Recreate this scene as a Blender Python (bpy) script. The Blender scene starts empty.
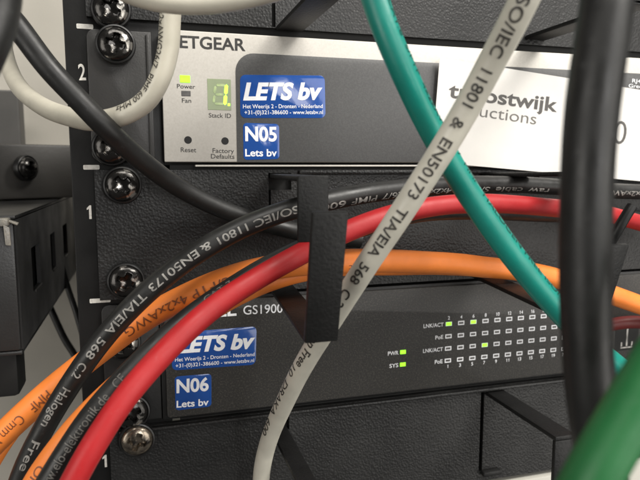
import bpy, bmesh, math, random
from mathutils import Vector, Matrix, noise
random.seed(7)
S = 0.001                       # everything below is written in millimetres
scene = bpy.context.scene
col = scene.collection

# ------------------------------------------------------------------ camera
cam_d = bpy.data.cameras.new('camera')
cam = bpy.data.objects.new('camera', cam_d); col.objects.link(cam)
RIGHT = Vector((0.9599104, -0.2803044, -0.0012129)); UP = Vector((0.0347337, 0.1146506, 0.9927985)); FWD = Vector((0.2781467, 0.9530397, -0.1197903))
cam.matrix_world = Matrix(((RIGHT.x, UP.x, -FWD.x, 7.24*S), (RIGHT.y, UP.y, -FWD.y, -210.52*S), (RIGHT.z, UP.z, -FWD.z, -0.2*S), (0, 0, 0, 1)))
cam_d.sensor_fit = 'HORIZONTAL'; cam_d.sensor_width = 36.0; cam_d.lens = 33.75
cam_d.clip_start = 0.005; cam_d.clip_end = 50
cam_d.dof.use_dof = True; cam_d.dof.focus_distance = 0.19; cam_d.dof.aperture_fstop = 24
scene.camera = cam

# ------------------------------------------------------------------ light (server room: overhead strip lamps, plus added fill lights)
world = bpy.data.worlds.new('World'); scene.world = world; world.use_nodes = True
bg = world.node_tree.nodes['Background']
bg.inputs['Color'].default_value = (1.0, 0.97, 0.92, 1); bg.inputs['Strength'].default_value = 0.11
def area(name, loc, target, sx, sy, energy, color):
    d = bpy.data.lights.new(name, 'AREA'); d.shape = 'RECTANGLE'; d.size = sx; d.size_y = sy; d.energy = energy; d.color = color
    o = bpy.data.objects.new(name, d); col.objects.link(o); o.location = loc
    o.rotation_euler = (Vector(target) - Vector(loc)).to_track_quat('-Z', 'Y').to_euler()
    return o
WARM = (1.0, 0.965, 0.905)
area('ceiling_lamp', (0.80, -0.75, 0.95), (0.09, 0, 0), 0.6, 0.4, 21, WARM)
area('ceiling_lamp', (0.10, -0.75, 1.15), (0.07, 0, 0), 1.2, 0.3, 14, WARM)
area('right_fill', (1.05, -1.15, -0.10), (0.10, 0, -0.03), 0.7, 1.3, 8.5, WARM)  # added fill light from the right, no visible source
area('left_fill', (-0.95, -0.62, 0.02), (-0.02, 0.05, -0.05), 0.5, 0.8, 5.0, WARM)  # added fill light from the left, lifts the wall below the box
area('front_fill', (0.27, -1.0, 0.16), (0.05, 0, 0.02), 0.25, 0.45, 2.6, (1.0, 0.98, 0.96))  # added front fill, also reflects in the blue stickers
scene.view_settings.view_transform = 'Standard'; scene.view_settings.look = 'None'
scene.view_settings.exposure = 0; scene.view_settings.gamma = 1
scene.render.engine = 'CYCLES'

# ------------------------------------------------------------------ materials
def mat(name, c, rough=0.5, metal=0.0, bump=None, var=None, emit=None, spec=0.5, coat=0.0, rvar=None, dust=None):
    m = bpy.data.materials.new(name); m.use_nodes = True
    nt = m.node_tree; b = nt.nodes['Principled BSDF']; L = nt.links
    b.inputs['Base Color'].default_value = (*c, 1); b.inputs['Roughness'].default_value = rough
    b.inputs['Metallic'].default_value = metal; b.inputs['Specular IOR Level'].default_value = spec
    b.inputs['Coat Weight'].default_value = coat
    tc = nt.nodes.new('ShaderNodeTexCoord')
    if var:                                   # (noise scale per mm, second colour, ramp lo, ramp hi)
        n = nt.nodes.new('ShaderNodeTexNoise'); n.inputs['Scale'].default_value = var[0]*1000; n.inputs['Detail'].default_value = 4
        r = nt.nodes.new('ShaderNodeMapRange'); r.inputs[1].default_value = var[2]; r.inputs[2].default_value = var[3]
        x = nt.nodes.new('ShaderNodeMix'); x.data_type = 'RGBA'
        x.inputs[6].default_value = (*c, 1); x.inputs[7].default_value = (*var[1], 1)
        L.new(tc.outputs['Object'], n.inputs['Vector']); L.new(n.outputs['Fac'], r.inputs[0]); L.new(r.outputs[0], x.inputs[0]); L.new(x.outputs[2], b.inputs['Base Color'])
    if dust:                                  # specks and scuffs: (scale per mm, colour, lo, hi, amount)
        src = b.inputs['Base Color'].links[0].from_socket
        n = nt.nodes.new('ShaderNodeTexNoise'); n.inputs['Scale'].default_value = dust[0]*1000; n.inputs['Detail'].default_value = 6; n.inputs['Roughness'].default_value = 0.7
        r = nt.nodes.new('ShaderNodeMapRange'); r.inputs[1].default_value = dust[2]; r.inputs[2].default_value = dust[3]; r.inputs[4].default_value = dust[4]
        x = nt.nodes.new('ShaderNodeMix'); x.data_type = 'RGBA'; x.inputs[7].default_value = (*dust[1], 1)
        L.new(tc.outputs['Object'], n.inputs['Vector']); L.new(n.outputs['Fac'], r.inputs[0]); L.new(r.outputs[0], x.inputs[0]); L.new(src, x.inputs[6]); L.new(x.outputs[2], b.inputs['Base Color'])
    if rvar:                                  # smudges in the gloss
        n = nt.nodes.new('ShaderNodeTexNoise'); n.inputs['Scale'].default_value = rvar[0]*1000; n.inputs['Detail'].default_value = 5
        r = nt.nodes.new('ShaderNodeMapRange'); r.inputs[1].default_value = 0.3; r.inputs[2].default_value = 0.7; r.inputs[3].default_value = rvar[1]; r.inputs[4].default_value = rvar[2]
        L.new(tc.outputs['Object'], n.inputs['Vector']); L.new(n.outputs['Fac'], r.inputs[0]); L.new(r.outputs[0], b.inputs['Roughness'])
    if bump:                                  # list of (scale per mm, height mm, kind)
        prev = None
        for sc, hgt, kind in bump:
            if kind == 'vor':
                n = nt.nodes.new('ShaderNodeTexVoronoi'); n.feature = 'SMOOTH_F1'; n.inputs['Scale'].default_value = sc*1000; n.inputs['Smoothness'].default_value = 0.6
                out = n.outputs['Distance']
                w = nt.nodes.new('ShaderNodeTexNoise'); w.inputs['Scale'].default_value = sc*600; w.inputs['Detail'].default_value = 2
                a = nt.nodes.new('ShaderNodeVectorMath'); a.operation = 'SCALE'; a.inputs[3].default_value = 0.6/(sc*1000)
                s2 = nt.nodes.new('ShaderNodeVectorMath'); s2.operation = 'ADD'
                L.new(tc.outputs['Object'], w.inputs['Vector']); L.new(w.outputs['Color'], a.inputs[0]); L.new(a.outputs[0], s2.inputs[0]); L.new(tc.outputs['Object'], s2.inputs[1]); L.new(s2.outputs[0], n.inputs['Vector'])
            else:
                n = nt.nodes.new('ShaderNodeTexNoise'); n.inputs['Scale'].default_value = sc*1000; n.inputs['Detail'].default_value = 2.5
                out = n.outputs['Fac']; L.new(tc.outputs['Object'], n.inputs['Vector'])
            bp = nt.nodes.new('ShaderNodeBump'); bp.inputs['Strength'].default_value = 1.0; bp.inputs['Distance'].default_value = hgt*S
            L.new(out, bp.inputs['Height'])
            if prev: L.new(prev.outputs[0], bp.inputs['Normal'])
            prev = bp
        L.new(prev.outputs[0], b.inputs['Normal'])
    if emit:
        b.inputs['Emission Color'].default_value = (*emit[0], 1); b.inputs['Emission Strength'].default_value = emit[1]
    return m
M = {
 'powder': mat('wrinkled_black_powder_coat', (0.008, 0.008, 0.008), 0.44, bump=[(1.2, 0.14, 'vor'), (3.0, 0.04, 'noise')], var=(0.05, (0.016, 0.016, 0.0157), 0.4, 0.7), spec=0.45, dust=(0.5, (0.07, 0.067, 0.06), 0.66, 0.74, 0.45)),
 'powder_fine': mat('fine_black_powder_coat', (0.016, 0.0155, 0.015), 0.5, bump=[(1.6, 0.09, 'vor')], var=(0.06, (0.024, 0.023, 0.021), 0.4, 0.7)),
 'hook': mat('black_hook_coating', (0.007, 0.007, 0.007), 0.5, bump=[(1.1, 0.14, 'noise')], spec=0.35, var=(0.1, (0.010, 0.010, 0.010), 0.4, 0.7)),
 'rail': mat('satin_black_rail_paint', (0.005, 0.005, 0.005), 0.45, spec=0.32, bump=[(1.2, 0.03, 'noise')], rvar=(0.08, 0.38, 0.55)),
 'dark': mat('near_black_fill', (0.006, 0.006, 0.006), 0.7, var=(0.1, (0.009, 0.009, 0.008), 0.4, 0.7)),
 'ear': mat('dark_grey_ear_paint', (0.024, 0.0235, 0.023), 0.42, bump=[(1.8, 0.04, 'noise')], var=(0.08, (0.032, 0.031, 0.03), 0.35, 0.7)),
 'screw': mat('black_zinc_screw', (0.045, 0.043, 0.041), 0.2, 0.85, bump=[(0.45, 0.12, 'noise')], rvar=(0.5, 0.12, 0.30), var=(0.32, (0.42, 0.40, 0.37), 0.56, 0.62)),
 'screw_bright': mat('worn_steel_screw', (0.34, 0.29, 0.23), 0.25, 0.9, bump=[(0.8, 0.06, 'noise')], var=(0.4, (0.05, 0.045, 0.04), 0.4, 0.65)),
 'washer': mat('black_washer_plastic', (0.008, 0.008, 0.008), 0.35, rvar=(0.3, 0.25, 0.45)),
 'silver': mat('silver_faceplate_paint', (0.58, 0.555, 0.51), 0.45, 0.2, bump=[(2.5, 0.02, 'noise')], var=(1.6, (0.53, 0.505, 0.46), 0.35, 0.7)),
 'greyface': mat('grey_faceplate_film', (0.068, 0.068, 0.068), 0.42, bump=[(3.0, 0.012, 'noise')], var=(2.2, (0.090, 0.090, 0.089), 0.4, 0.7), dust=(0.25, (0.16, 0.155, 0.15), 0.66, 0.76, 0.4)),
 'zface': mat('speckled_charcoal_plastic', (0.028, 0.027, 0.0255), 0.5, bump=[(2.0, 0.05, 'noise')], var=(1.9, (0.062, 0.058, 0.05), 0.50, 0.66)),
 'zcase': mat('black_case_paint', (0.012, 0.012, 0.012), 0.45, bump=[(1.8, 0.05, 'noise')]),
 'sticker': mat('blue_label_film', (0.012, 0.066, 0.29), 0.16, coat=0.5, bump=[(0.10, 0.22, 'noise'), (0.5, 0.03, 'noise')], var=(0.1, (0.018, 0.085, 0.35), 0.35, 0.7)),
 'white_ink': mat('white_label_ink', (0.84, 0.85, 0.87), 0.45, var=(0.5, (0.78, 0.79, 0.82), 0.4, 0.7)),
 'pale_ink': mat('pale_print_ink', (0.62, 0.60, 0.55), 0.5, var=(0.8, (0.5, 0.48, 0.44), 0.4, 0.7)),
 'rail_ink': mat('white_rail_ink', (0.70, 0.68, 0.63), 0.5, var=(0.9, (0.5, 0.48, 0.44), 0.45, 0.75)),
 'dark_ink': mat('dark_print_ink', (0.022, 0.021, 0.02), 0.5, var=(0.8, (0.035, 0.033, 0.03), 0.4, 0.7)),
 'paper': mat('white_printer_paper', (0.75, 0.735, 0.70), 0.75, bump=[(0.035, 0.9, 'noise'), (0.9, 0.02, 'noise')], var=(0.06, (0.70, 0.685, 0.65), 0.35, 0.7)),
 'toner': mat('grey_toner', (0.085, 0.08, 0.075), 0.6, var=(0.6, (0.11, 0.105, 0.1), 0.4, 0.7)),
 'toner_light': mat('light_grey_toner', (0.14, 0.135, 0.125), 0.6, var=(0.6, (0.17, 0.16, 0.15), 0.4, 0.7)),
 'led_on': mat('lit_green_led', (0.25, 0.6, 0.02), 0.4, emit=((0.34, 1.0, 0.02), 1.1), var=(0.3, (0.3, 0.7, 0.03), 0.4, 0.6)),
 'segment_on': mat('lit_display_segment', (0.3, 0.7, 0.05), 0.4, emit=((0.34, 1.0, 0.04), 3.0), var=(0.3, (0.3, 0.7, 0.03), 0.4, 0.6)),
 'led_off': mat('unlit_led_lens', (0.055, 0.053, 0.05), 0.3, var=(0.5, (0.08, 0.075, 0.07), 0.4, 0.6)),
 'display': mat('grey_green_display_glass', (0.21, 0.24, 0.15), 0.3, var=(0.15, (0.24, 0.27, 0.17), 0.35, 0.65), emit=((0.4, 0.85, 0.1), 0.05)),  # faint emission put in as glow around the lit digit
 'segment_off': mat('unlit_display_segment', (0.25, 0.31, 0.16), 0.35, emit=((0.45, 0.9, 0.1), 0.06), var=(0.4, (0.40, 0.48, 0.24), 0.4, 0.6)),  # faint emission added although these segments are off
 'beige': mat('warm_grey_cabinet_paint', (0.43, 0.405, 0.355), 0.55, bump=[(0.6, 0.05, 'noise')], var=(0.03, (0.38, 0.36, 0.315), 0.35, 0.7)),
 'beam': mat('taupe_cabinet_paint', (0.042, 0.039, 0.035), 0.5, bump=[(0.6, 0.05, 'noise')], var=(0.04, (0.032, 0.03, 0.027), 0.35, 0.7)),
 'post': mat('dark_grey_post_paint', (0.06, 0.058, 0.055), 0.5, var=(0.05, (0.08, 0.077, 0.072), 0.4, 0.7)),
 'box': mat('black_box_paint', (0.019, 0.019, 0.0188), 0.4, bump=[(1.2, 0.04, 'noise')], rvar=(0.05, 0.3, 0.5)),
 'steel': mat('bright_shield_steel', (0.20, 0.195, 0.185), 0.45, 0.4, var=(0.3, (0.5, 0.48, 0.45), 0.4, 0.6)),
 'tie': mat('clear_nylon', (0.22, 0.21, 0.19), 0.3, bump=[(0.8, 0.25, 'noise')], var=(0.4, (0.28, 0.26, 0.22), 0.4, 0.6)),
 'pale_case': mat('pale_device_paint', (0.46, 0.45, 0.40), 0.5, var=(0.04, (0.42, 0.41, 0.365), 0.35, 0.7)),
}
def jacket(name, c, rough=0.36):
    d = tuple(x*0.86 for x in c)
    return mat(name, c, rough, bump=[(0.35, 0.06, 'noise'), (3.0, 0.012, 'noise')], var=(0.12, d, 0.35, 0.7), rvar=(0.15, rough-0.08, rough+0.14), dust=(0.55, tuple(min(0.8, x*0.6+0.13) for x in c), 0.60, 0.72, 0.12 if max(c) > 0.1 else 0.2))
M['j_black'] = jacket('black_cable_jacket', (0.0105, 0.0105, 0.010), 0.42)
M['j_red'] = jacket('red_cable_jacket', (0.40, 0.010, 0.013), 0.48)
M['j_orange'] = jacket('orange_cable_jacket', (0.92, 0.25, 0.042), 0.46)
M['j_red_shaded'] = jacket('shaded_red_cable_jacket', (0.14, 0.014, 0.012), 0.5)  # red darkened so the shade under the orange cable sits in the colour
M['j_teal'] = jacket('teal_cable_jacket', (0.008, 0.235, 0.185), 0.36)
M['j_green'] = jacket('dark_green_cable_jacket', (0.015, 0.135, 0.038), 0.42)
M['j_grey'] = jacket('warm_grey_cable_jacket', (0.61, 0.585, 0.50), 0.36)
M['j_cream'] = jacket('cream_cable_jacket', (0.56, 0.53, 0.44), 0.36)
M['ink_grey'] = mat('grey_cable_ink', (0.30, 0.29, 0.27), 0.5, var=(0.7, (0.13, 0.125, 0.115), 0.42, 0.68))
M['ink_dim'] = mat('dim_cable_ink', (0.13, 0.125, 0.115), 0.5, var=(0.7, (0.06, 0.058, 0.053), 0.42, 0.68))
M['ink_black'] = mat('black_cable_ink', (0.03, 0.028, 0.025), 0.5, var=(0.7, (0.10, 0.09, 0.075), 0.45, 0.72))
M['ink_brown'] = mat('brown_cable_ink', (0.16, 0.05, 0.02), 0.5, var=(0.7, (0.3, 0.09, 0.025), 0.42, 0.7))
M['ink_teal'] = mat('dark_teal_cable_ink', (0.005, 0.05, 0.04), 0.5, var=(0.7, (0.006, 0.09, 0.065), 0.42, 0.7))

# ------------------------------------------------------------------ object helpers
def tag(o, label=None, cat=None, group=None, kind=None):
    if label: o['label'] = label
    if cat: o['category'] = cat
    if group: o['group'] = group
    if kind: o['kind'] = kind
    return o
def thing(name, loc, label, cat, group=None):
    o = bpy.data.objects.new(name, None); col.objects.link(o); o.empty_display_size = 0.01
    o.location = Vector(loc)*S; o['origin_mm'] = list(loc)
    return tag(o, label, cat, group)
def origin(o):
    v = Vector((0, 0, 0))
    while o is not None:
        v += Vector(o.location)/S; o = o.parent
    return v
def obj(name, bm, m, parent=None, loc=None, smooth=None):
    """links a bmesh written in world millimetres as ONE mesh object"""
    base = origin(parent) if parent else Vector(loc or (0, 0, 0))
    if smooth is not None:
        for f in bm.faces: f.smooth = True
    bmesh.ops.translate(bm, verts=bm.verts, vec=-base); bmesh.ops.scale(bm, verts=bm.verts, vec=(S, S, S))
    me = bpy.data.meshes.new(name); bm.to_mesh(me); bm.free(); me.materials.append(m)
    if smooth: me.set_sharp_from_angle(angle=math.radians(smooth))
    o = bpy.data.objects.new(name, me); col.objects.link(o)
    if parent: o.parent = parent
    else: o.location = base*S
    return o
def box(bm, x0, x1, y0, y1, z0, z1, bev=0.0, seg=2):
    r = bmesh.ops.create_cube(bm, size=1)
    vs = r['verts']
    for v in vs: v.co = Vector(((x0+x1)/2 + v.co.x*(x1-x0), (y0+y1)/2 + v.co.y*(y1-y0), (z0+z1)/2 + v.co.z*(z1-z0)))
    if bev:
        es = list({e for v in vs for e in v.link_edges})
        bmesh.ops.bevel(bm, geom=es, offset=bev, segments=seg, affect='EDGES', profile=0.5)
    return bm
def quad_plate(bm, p, thick, bev=0.35):
    """plate of real thickness on four corner points"""
    p = [Vector(q) for q in p]; n = (p[1]-p[0]).cross(p[3]-p[0]).normalized()*thick
    vs = [bm.verts.new(q) for q in p] + [bm.verts.new(q+n) for q in p]
    fs = [(0, 1, 2, 3), (7, 6, 5, 4)] + [(i, i+4, (i+1) % 4+4, (i+1) % 4) for i in range(4)]
    F = [bm.faces.new([vs[i] for i in f]) for f in fs]
    bmesh.ops.recalc_face_normals(bm, faces=F)
    if bev: bmesh.ops.bevel(bm, geom=list({e for f in F for e in f.edges}), offset=bev, segments=2, affect='EDGES', profile=0.5)
def rounded_prism(bm, x0, x1, z0, z1, y0, y1, r, seg=6, corners=(1, 1, 1, 1), bev=0.0):
    """rounded rectangle in the XZ plane with front at y0; corners: bl, br, tr, tl"""
    pts = []
    for k, (cx, cz) in enumerate(((x0, z0), (x1, z0), (x1, z1), (x0, z1))):
        sx = 1 if k in (0, 3) else -1; sz = 1 if k in (0, 1) else -1
        if not corners[k]: pts.append((cx, cz)); continue
        for i in range(seg+1):
            a = math.radians(180+90*k) + math.radians(90)*i/seg
            pts.append((cx+sx*r + r*math.cos(a), cz+sz*r + r*math.sin(a)))
    f = [bm.verts.new((a, y0, b)) for a, b in pts]; g = [bm.verts.new((a, y1, b)) for a, b in pts]
    n = len(pts); front = bm.faces.new(f); bm.faces.new(g[::-1])
    for i in range(n): bm.faces.new((f[i], g[i], g[(i+1) % n], f[(i+1) % n]))
    bmesh.ops.recalc_face_normals(bm, faces=bm.faces)
    if bev: bmesh.ops.bevel(bm, geom=list(front.edges), offset=bev, segments=2, affect='EDGES', profile=0.5)
def holed_plate(bm, us, vs, holes, to3d, depth):
    """sheet on a grid of us x vs with cells left out, given a real thickness"""
    grid = {}
    def P(i, j, k):
        if (i, j, k) not in grid: grid[(i, j, k)] = bm.verts.new(to3d(us[i], vs[j], k*depth))
        return grid[(i, j, k)]
    solid = {(i, j) for i in range(len(us)-1) for j in range(len(vs)-1)}
    for h in holes:
        for (i, j) in list(solid):
            cu, cv = (us[i]+us[i+1])/2, (vs[j]+vs[j+1])/2
            if h[0] < cu < h[1] and h[2] < cv < h[3]: solid.discard((i, j))
    for i, j in solid:
        bm.faces.new((P(i, j, 0), P(i+1, j, 0), P(i+1, j+1, 0), P(i, j+1, 0)))
        bm.faces.new((P(i, j, 1), P(i, j+1, 1), P(i+1, j+1, 1), P(i+1, j, 1)))
        for (di, dj, a, b) in ((-1, 0, (i, j), (i, j+1)), (1, 0, (i+1, j), (i+1, j+1)), (0, -1, (i, j), (i+1, j)), (0, 1, (i, j+1), (i+1, j+1))):
            if (i+di, j+dj) not in solid: bm.faces.new((P(*a, 0), P(*b, 0), P(*b, 1), P(*a, 1)))
    bmesh.ops.recalc_face_normals(bm, faces=bm.faces)

# ------------------------------------------------------------------ lettering
GEO = {}
def text_geo(s, bold=0.0, shear=0.0):
    k = (s, bold, shear)
    if k in GEO: return GEO[k]
    cu = bpy.data.curves.new('glyphs', 'FONT'); cu.body = s; cu.size = 1; cu.offset = bold; cu.shear = shear; cu.resolution_u = 4
    o = bpy.data.objects.new('glyphs', cu); col.objects.link(o); bpy.context.view_layer.update()
    me = bpy.data.meshes.new_from_object(o.evaluated_get(bpy.context.evaluated_depsgraph_get()))
    g = ([v.co.copy() for v in me.vertices], [tuple(p.vertices) for p in me.polygons])
    bpy.data.objects.remove(o); bpy.data.curves.remove(cu); bpy.data.meshes.remove(me)
    GEO[k] = g
    return g
CAPH = max(v.y for v in text_geo('H')[0])
def put_text(bm, s, a, b, cap, bold=0.0, shear=0.0, up=(0, 0, 1), nrm=(0, -1, 0), lift=0.06):
    """flat print: baseline from a to b on a face, capitals cap mm high"""
    vs, fs = text_geo(s, bold, shear)
    x0 = min(v.x for v in vs); x1 = max(v.x for v in vs)
    a, b = Vector(a), Vector(b); nrm = Vector(nrm).normalized()
    d = (b-a)/(x1-x0); n = nrm*lift; upv = nrm.cross(d).normalized()*(cap/CAPH)
    new = [bm.verts.new(a + d*(v.x-x0) + upv*v.y + n) for v in vs]
    for f in fs:
        try: bm.faces.new([new[i] for i in f])
        except ValueError: pass
def numeral_one(bm, x, y, z, h):
    """sturdy figure 1 with a flag, foot centre at x, z"""
    w = h*0.17
    P = [(w*0.5, 0), (w*0.5, h), (-w*0.2, h), (-w*1.35, h*0.80), (-w*1.35, h*0.66), (-w*0.5, h*0.74), (-w*0.5, 0)]
    bm.faces.new([bm.verts.new((x+a, y, z+b)) for a, b in P])
def ring(bm, x0, x1, z0, z1, y, w):
    o = [(x0, z0), (x1, z0), (x1, z1), (x0, z1)]; i = [(x0+w, z0+w), (x1-w, z0+w), (x1-w, z1-w), (x0+w, z1-w)]
    O = [bm.verts.new((a, y, b)) for a, b in o]; I = [bm.verts.new((a, y, b)) for a, b in i]
    for k in range(4): bm.faces.new((O[k], O[(k+1) % 4], I[(k+1) % 4], I[k]))

# ------------------------------------------------------------------ cables
def catmull(P, n=14):
    P = [Vector(p) for p in P]; P = [P[0]*2-P[1]] + P + [P[-1]*2-P[-2]]; out = []
    for i in range(1, len(P)-2):
        p0, p1, p2, p3 = P[i-1:i+3]
        t0 = 0; t1 = (p1-p0).length**.5; t2 = t1+(p2-p1).length**.5; t3 = t2+(p3-p2).length**.5
        for k in range(n):
            t = t1+(t2-t1)*k/n
            A1 = p0*((t1-t)/(t1-t0))+p1*((t-t0)/(t1-t0)); A2 = p1*((t2-t)/(t2-t1))+p2*((t-t1)/(t2-t1)); A3 = p2*((t3-t)/(t3-t2))+p3*((t-t2)/(t3-t2))
            B1 = A1*((t2-t)/(t2-t0))+A2*((t-t0)/(t2-t0)); B2 = A2*((t3-t)/(t3-t1))+A3*((t-t1)/(t3-t1))
            out.append(B1*((t2-t)/(t2-t1))+B2*((t-t1)/(t2-t1)))
    out.append(P[-2]); return out
FRONT = Vector((7.0, -210.0, 0.0))     # printed side of the jackets looks out of the rack
class Cable:
    def __init__(self, name, pts, r, m, label, cat='cable', seed=0, wob=0.12, group=None):
        raw = catmull(pts)
        for _ in range(2):
            raw = [raw[0]] + [(raw[i-1]+raw[i]*2+raw[i+1])/4 for i in range(1, len(raw)-1)] + [raw[-1]]
        cum = [0]
        for a, b in zip(raw, raw[1:]): cum.append(cum[-1]+(b-a).length)
        n = max(8, int(cum[-1]/1.0)); P = []; j = 0
        for k in range(n+1):
            s = cum[-1]*k/n
            while j < len(cum)-2 and cum[j+1] < s: j += 1
            t = (s-cum[j])/max(1e-9, cum[j+1]-cum[j]); P.append(raw[j].lerp(raw[j+1], t))
        self.P = P; self.step = cum[-1]/n; self.r = r
        T = [(P[min(i+1, n)]-P[max(i-1, 0)]).normalized() for i in range(n+1)]
        N = []
        for p, t in zip(P, T):
            v = FRONT-p; v -= t*v.dot(t); N.append(v.normalized())
        self.T, self.N = T, N; self.B = [t.cross(q) for t, q in zip(T, N)]
        bm = bmesh.new(); K = 28; rings = []
        for i in range(n+1):
            row = []
            for k in range(K):
                a = 2*math.pi*k/K
                d = N[i]*math.cos(a)+self.B[i]*math.sin(a)
                rr = r + wob*noise.noise(P[i]*0.06 + d*0.5 + Vector((seed*13.1, 0, 0)))
                row.append(bm.verts.new(P[i]+d*rr))
            rings.append(row)
        for i in range(n):
            for k in range(K): bm.faces.new((rings[i][k], rings[i][(k+1) % K], rings[i+1][(k+1) % K], rings[i+1][k]))
        bm.faces.new(rings[0][::-1]); bm.faces.new(rings[-1])
        bmesh.ops.recalc_face_normals(bm, faces=bm.faces)
        mid = P[n//2]
        self.o = obj(name, bm, m, None, mid, smooth=60); tag(self.o, label, cat, group)
        self.tb = bmesh.new()
    def arc(self, q):
        q = Vector(q); i = min(range(len(self.P)), key=lambda i: (self.P[i]-q).length); return i*self.step
    def at(self, s, ang, h):
        x = s/self.step; i = max(0, min(len(self.P)-2, int(x))); t = x-i
        p = self.P[i].lerp(self.P[i+1], t); N = self.N[i].lerp(self.N[i+1], t).normalized(); B = self.B[i].lerp(self.B[i+1], t).normalized()
        return p+(N*math.cos(ang)+B*math.sin(ang))*h
    def text(self, s, a, b, cap, tw0=0.0, tw1=None, bold=0.0):
        vs, fs = text_geo(s, bold, 0.0)
        if tw1 is None: tw1 = tw0
        sa, sb = self.arc(a), self.arc(b)
        t = bmesh.new(); new = [t.verts.new((v.x, v.y, 0)) for v in vs]
        for f in fs:
            try: t.faces.new([new[i] for i in f])
            except ValueError: pass
        k = cap/CAPH
        for q in range(-2, 8):
            y = q*CAPH/6
            bmesh.ops.bisect_plane(t, geom=t.verts[:]+t.edges[:]+t.faces[:], plane_co=(0, y+0.001, 0), plane_no=(0, 1, 0))
        x0 = min(v.co.x for v in t.verts); x1 = max(v.co.x for v in t.verts)
        sgn = 1 if sb > sa else -1
        m = {}
        for v in t.verts:
            u = (v.co.x-x0)/(x1-x0); s_ = sa+(sb-sa)*u; y = (v.co.y-CAPH/2)*k
            # up = N x (reading direction); the cable's B axis is T x N, so up = -sgn*B
            ang = -sgn*y/self.r + (tw0+(tw1-tw0)*u)
            m[v] = self.tb.verts.new(self.at(s_, ang, self.r+0.13))
        for f in t.faces:
            try: self.tb.faces.new([m[v] for v in f.verts])
            except ValueError: pass
        t.free()
    def done(self, m):
        obj('printed_lettering', self.tb, m, self.o)

# ================================================================== LARGE STRUCTURE
# cabinet shell behind the rack
bm = bmesh.new(); box(bm, -330, -10, 200, 203, -300, 260, 0.5)
tag(obj('cabinet_side_wall', bm, M['beige'], None, (-170, 200, 0)), 'warm grey painted cabinet panel behind the left rack rail', 'wall panel')
t = thing('cabinet_rail_beam', (-68, 110, 0), 'taupe horizontal cabinet beam with a black screw in it, left of the rack rail', 'beam')
bm = bmesh.new(); box(bm, -120, 130, 0, 30, -14.71, 10.90, 1.2)
bmesh.ops.rotate(bm, verts=bm.verts, cent=(0, 0, 0), matrix=Matrix.Rotation(math.radians(28), 3, 'Z'))
bmesh.ops.translate(bm, verts=bm.verts, vec=(-46.07, 100, 0))
obj('beam', bm, M['beam'], t, smooth=40)
bm = bmesh.new(); box(bm, -84.20, -59.40, 170, 185, 9.95, 43.39, 0.8)
tag(obj('cabinet_post', bm, M['post'], None, (-69.14, 175, 0)), 'dark grey cabinet post end above the taupe beam at the left edge', 'post')

# rack rail
t = thing('rack_rail', (-8, 0, -45), 'black rack mounting rail with white unit numbers and tick marks', 'rack rail')
bm = bmesh.new()
box(bm, -15.4, 14, 0, 2.5, -190, 150, 0.4); box(bm, -15.4, -12.9, 2.6, 60, -190, 150, 0.4)
obj('rail_profile', bm, M['rail'], t, smooth=40)
for zc in (44.45, 0, -44.45):
    bm = bmesh.new(); rounded_prism(bm, -11.6, -6.6 + (1.6 if zc == -44.45 else 0), zc-0.75, zc+0.75, -0.05, 0.02, 0.3, 2); obj('tick_mark', bm, M['rail_ink'], t)
bm = bmesh.new(); put_text(bm, '2', (-11.55, 0.00, 27.73), (-9.45, 0.00, 27.81), 4.9, 0.012); obj('unit_number', bm, M['rail_ink'], t)
bm = bmesh.new(); put_text(bm, '2', (-10.98, 0.00, -61.34), (-9.39, 0.00, -61.48), 4.6, 0.012); obj('unit_number', bm, M['rail_ink'], t)
bm = bmesh.new(); numeral_one(bm, -10.10, -0.06, -16.93, 4.5); obj('unit_number', bm, M['rail_ink'], t)
bm = bmesh.new(); numeral_one(bm, -8.89, -0.06, -103.41, 4.5); obj('unit_number', bm, M['rail_ink'], t)

# cable management panels
def panel(name, z0, z1, label, holes, us, vs, m='powder'):
    t = thing(name, (230, 0, z0), label, 'cable manager')
    bm = bmesh.new()
    holed_plate(bm, us, vs, holes, lambda a, b, d: Vector((a, -2.2+d, b)), 2.0)
    obj('panel_face', bm, M[m], t)
    bm = bmesh.new(); box(bm, us[0]+24, us[-1]-24, 0.2, 4, z0-(3.4 if z0 > 0 else 0.3), z1+(1.6 if z0 > -50 and z0 < 0 else 0.5))  # added dark sheet, stands for the shade in the gaps
    obj('gap_shade_sheet', bm, M['dark'], t)
    return t
def grid(a, b, cuts): return sorted({a, b, *cuts})
p_top = panel('cable_manager_panel', 47.2, 88.5, 'textured black cable manager panel above the silver switch', [(51, 52.3, 47.6, 80)], grid(-8.4, 470, [51, 52.3]), grid(47.2, 88.5, [47.6, 80]))
p_mid = panel('cable_manager_panel', -44.0, -0.9, 'textured black cable manager panel between the silver switch and the charcoal switch',
              [(49.2, 57.5, -8, -2.0), (49.2, 50.0, -14, -8), (141, 160, -8, -2.0)], grid(-8.2, 470, [49.2, 50.0, 57.5, 141, 160]), grid(-44.0, -0.9, [-14, -8, -2.0]))
p_low = panel('cable_manager_panel', -130.2, -89.4, 'textured black cable manager panel below the charcoal switch',
              [(136.6, 138.2, -126, -91.2), (48, 56, -97, -91.5)], grid(-7.2, 470, [48, 56, 136.6, 138.2]), grid(-130.2, -89.4, [-126, -97, -91.5, -91.2]))
def lip_fold(parent, z, x0, x1, dz):      # thin folded edge of the panel sheet
    bm = bmesh.new(); box(bm, x0, x1, -4.2, -2.3, z, z+dz, 0.5)
    obj('folded_edge', bm, M['powder'], parent, smooth=40)
lip_fold(p_mid, -2.6, 60, 440, 1.5)
lip_fold(p_low, -90.9, -4, 440, 1.4)

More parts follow.
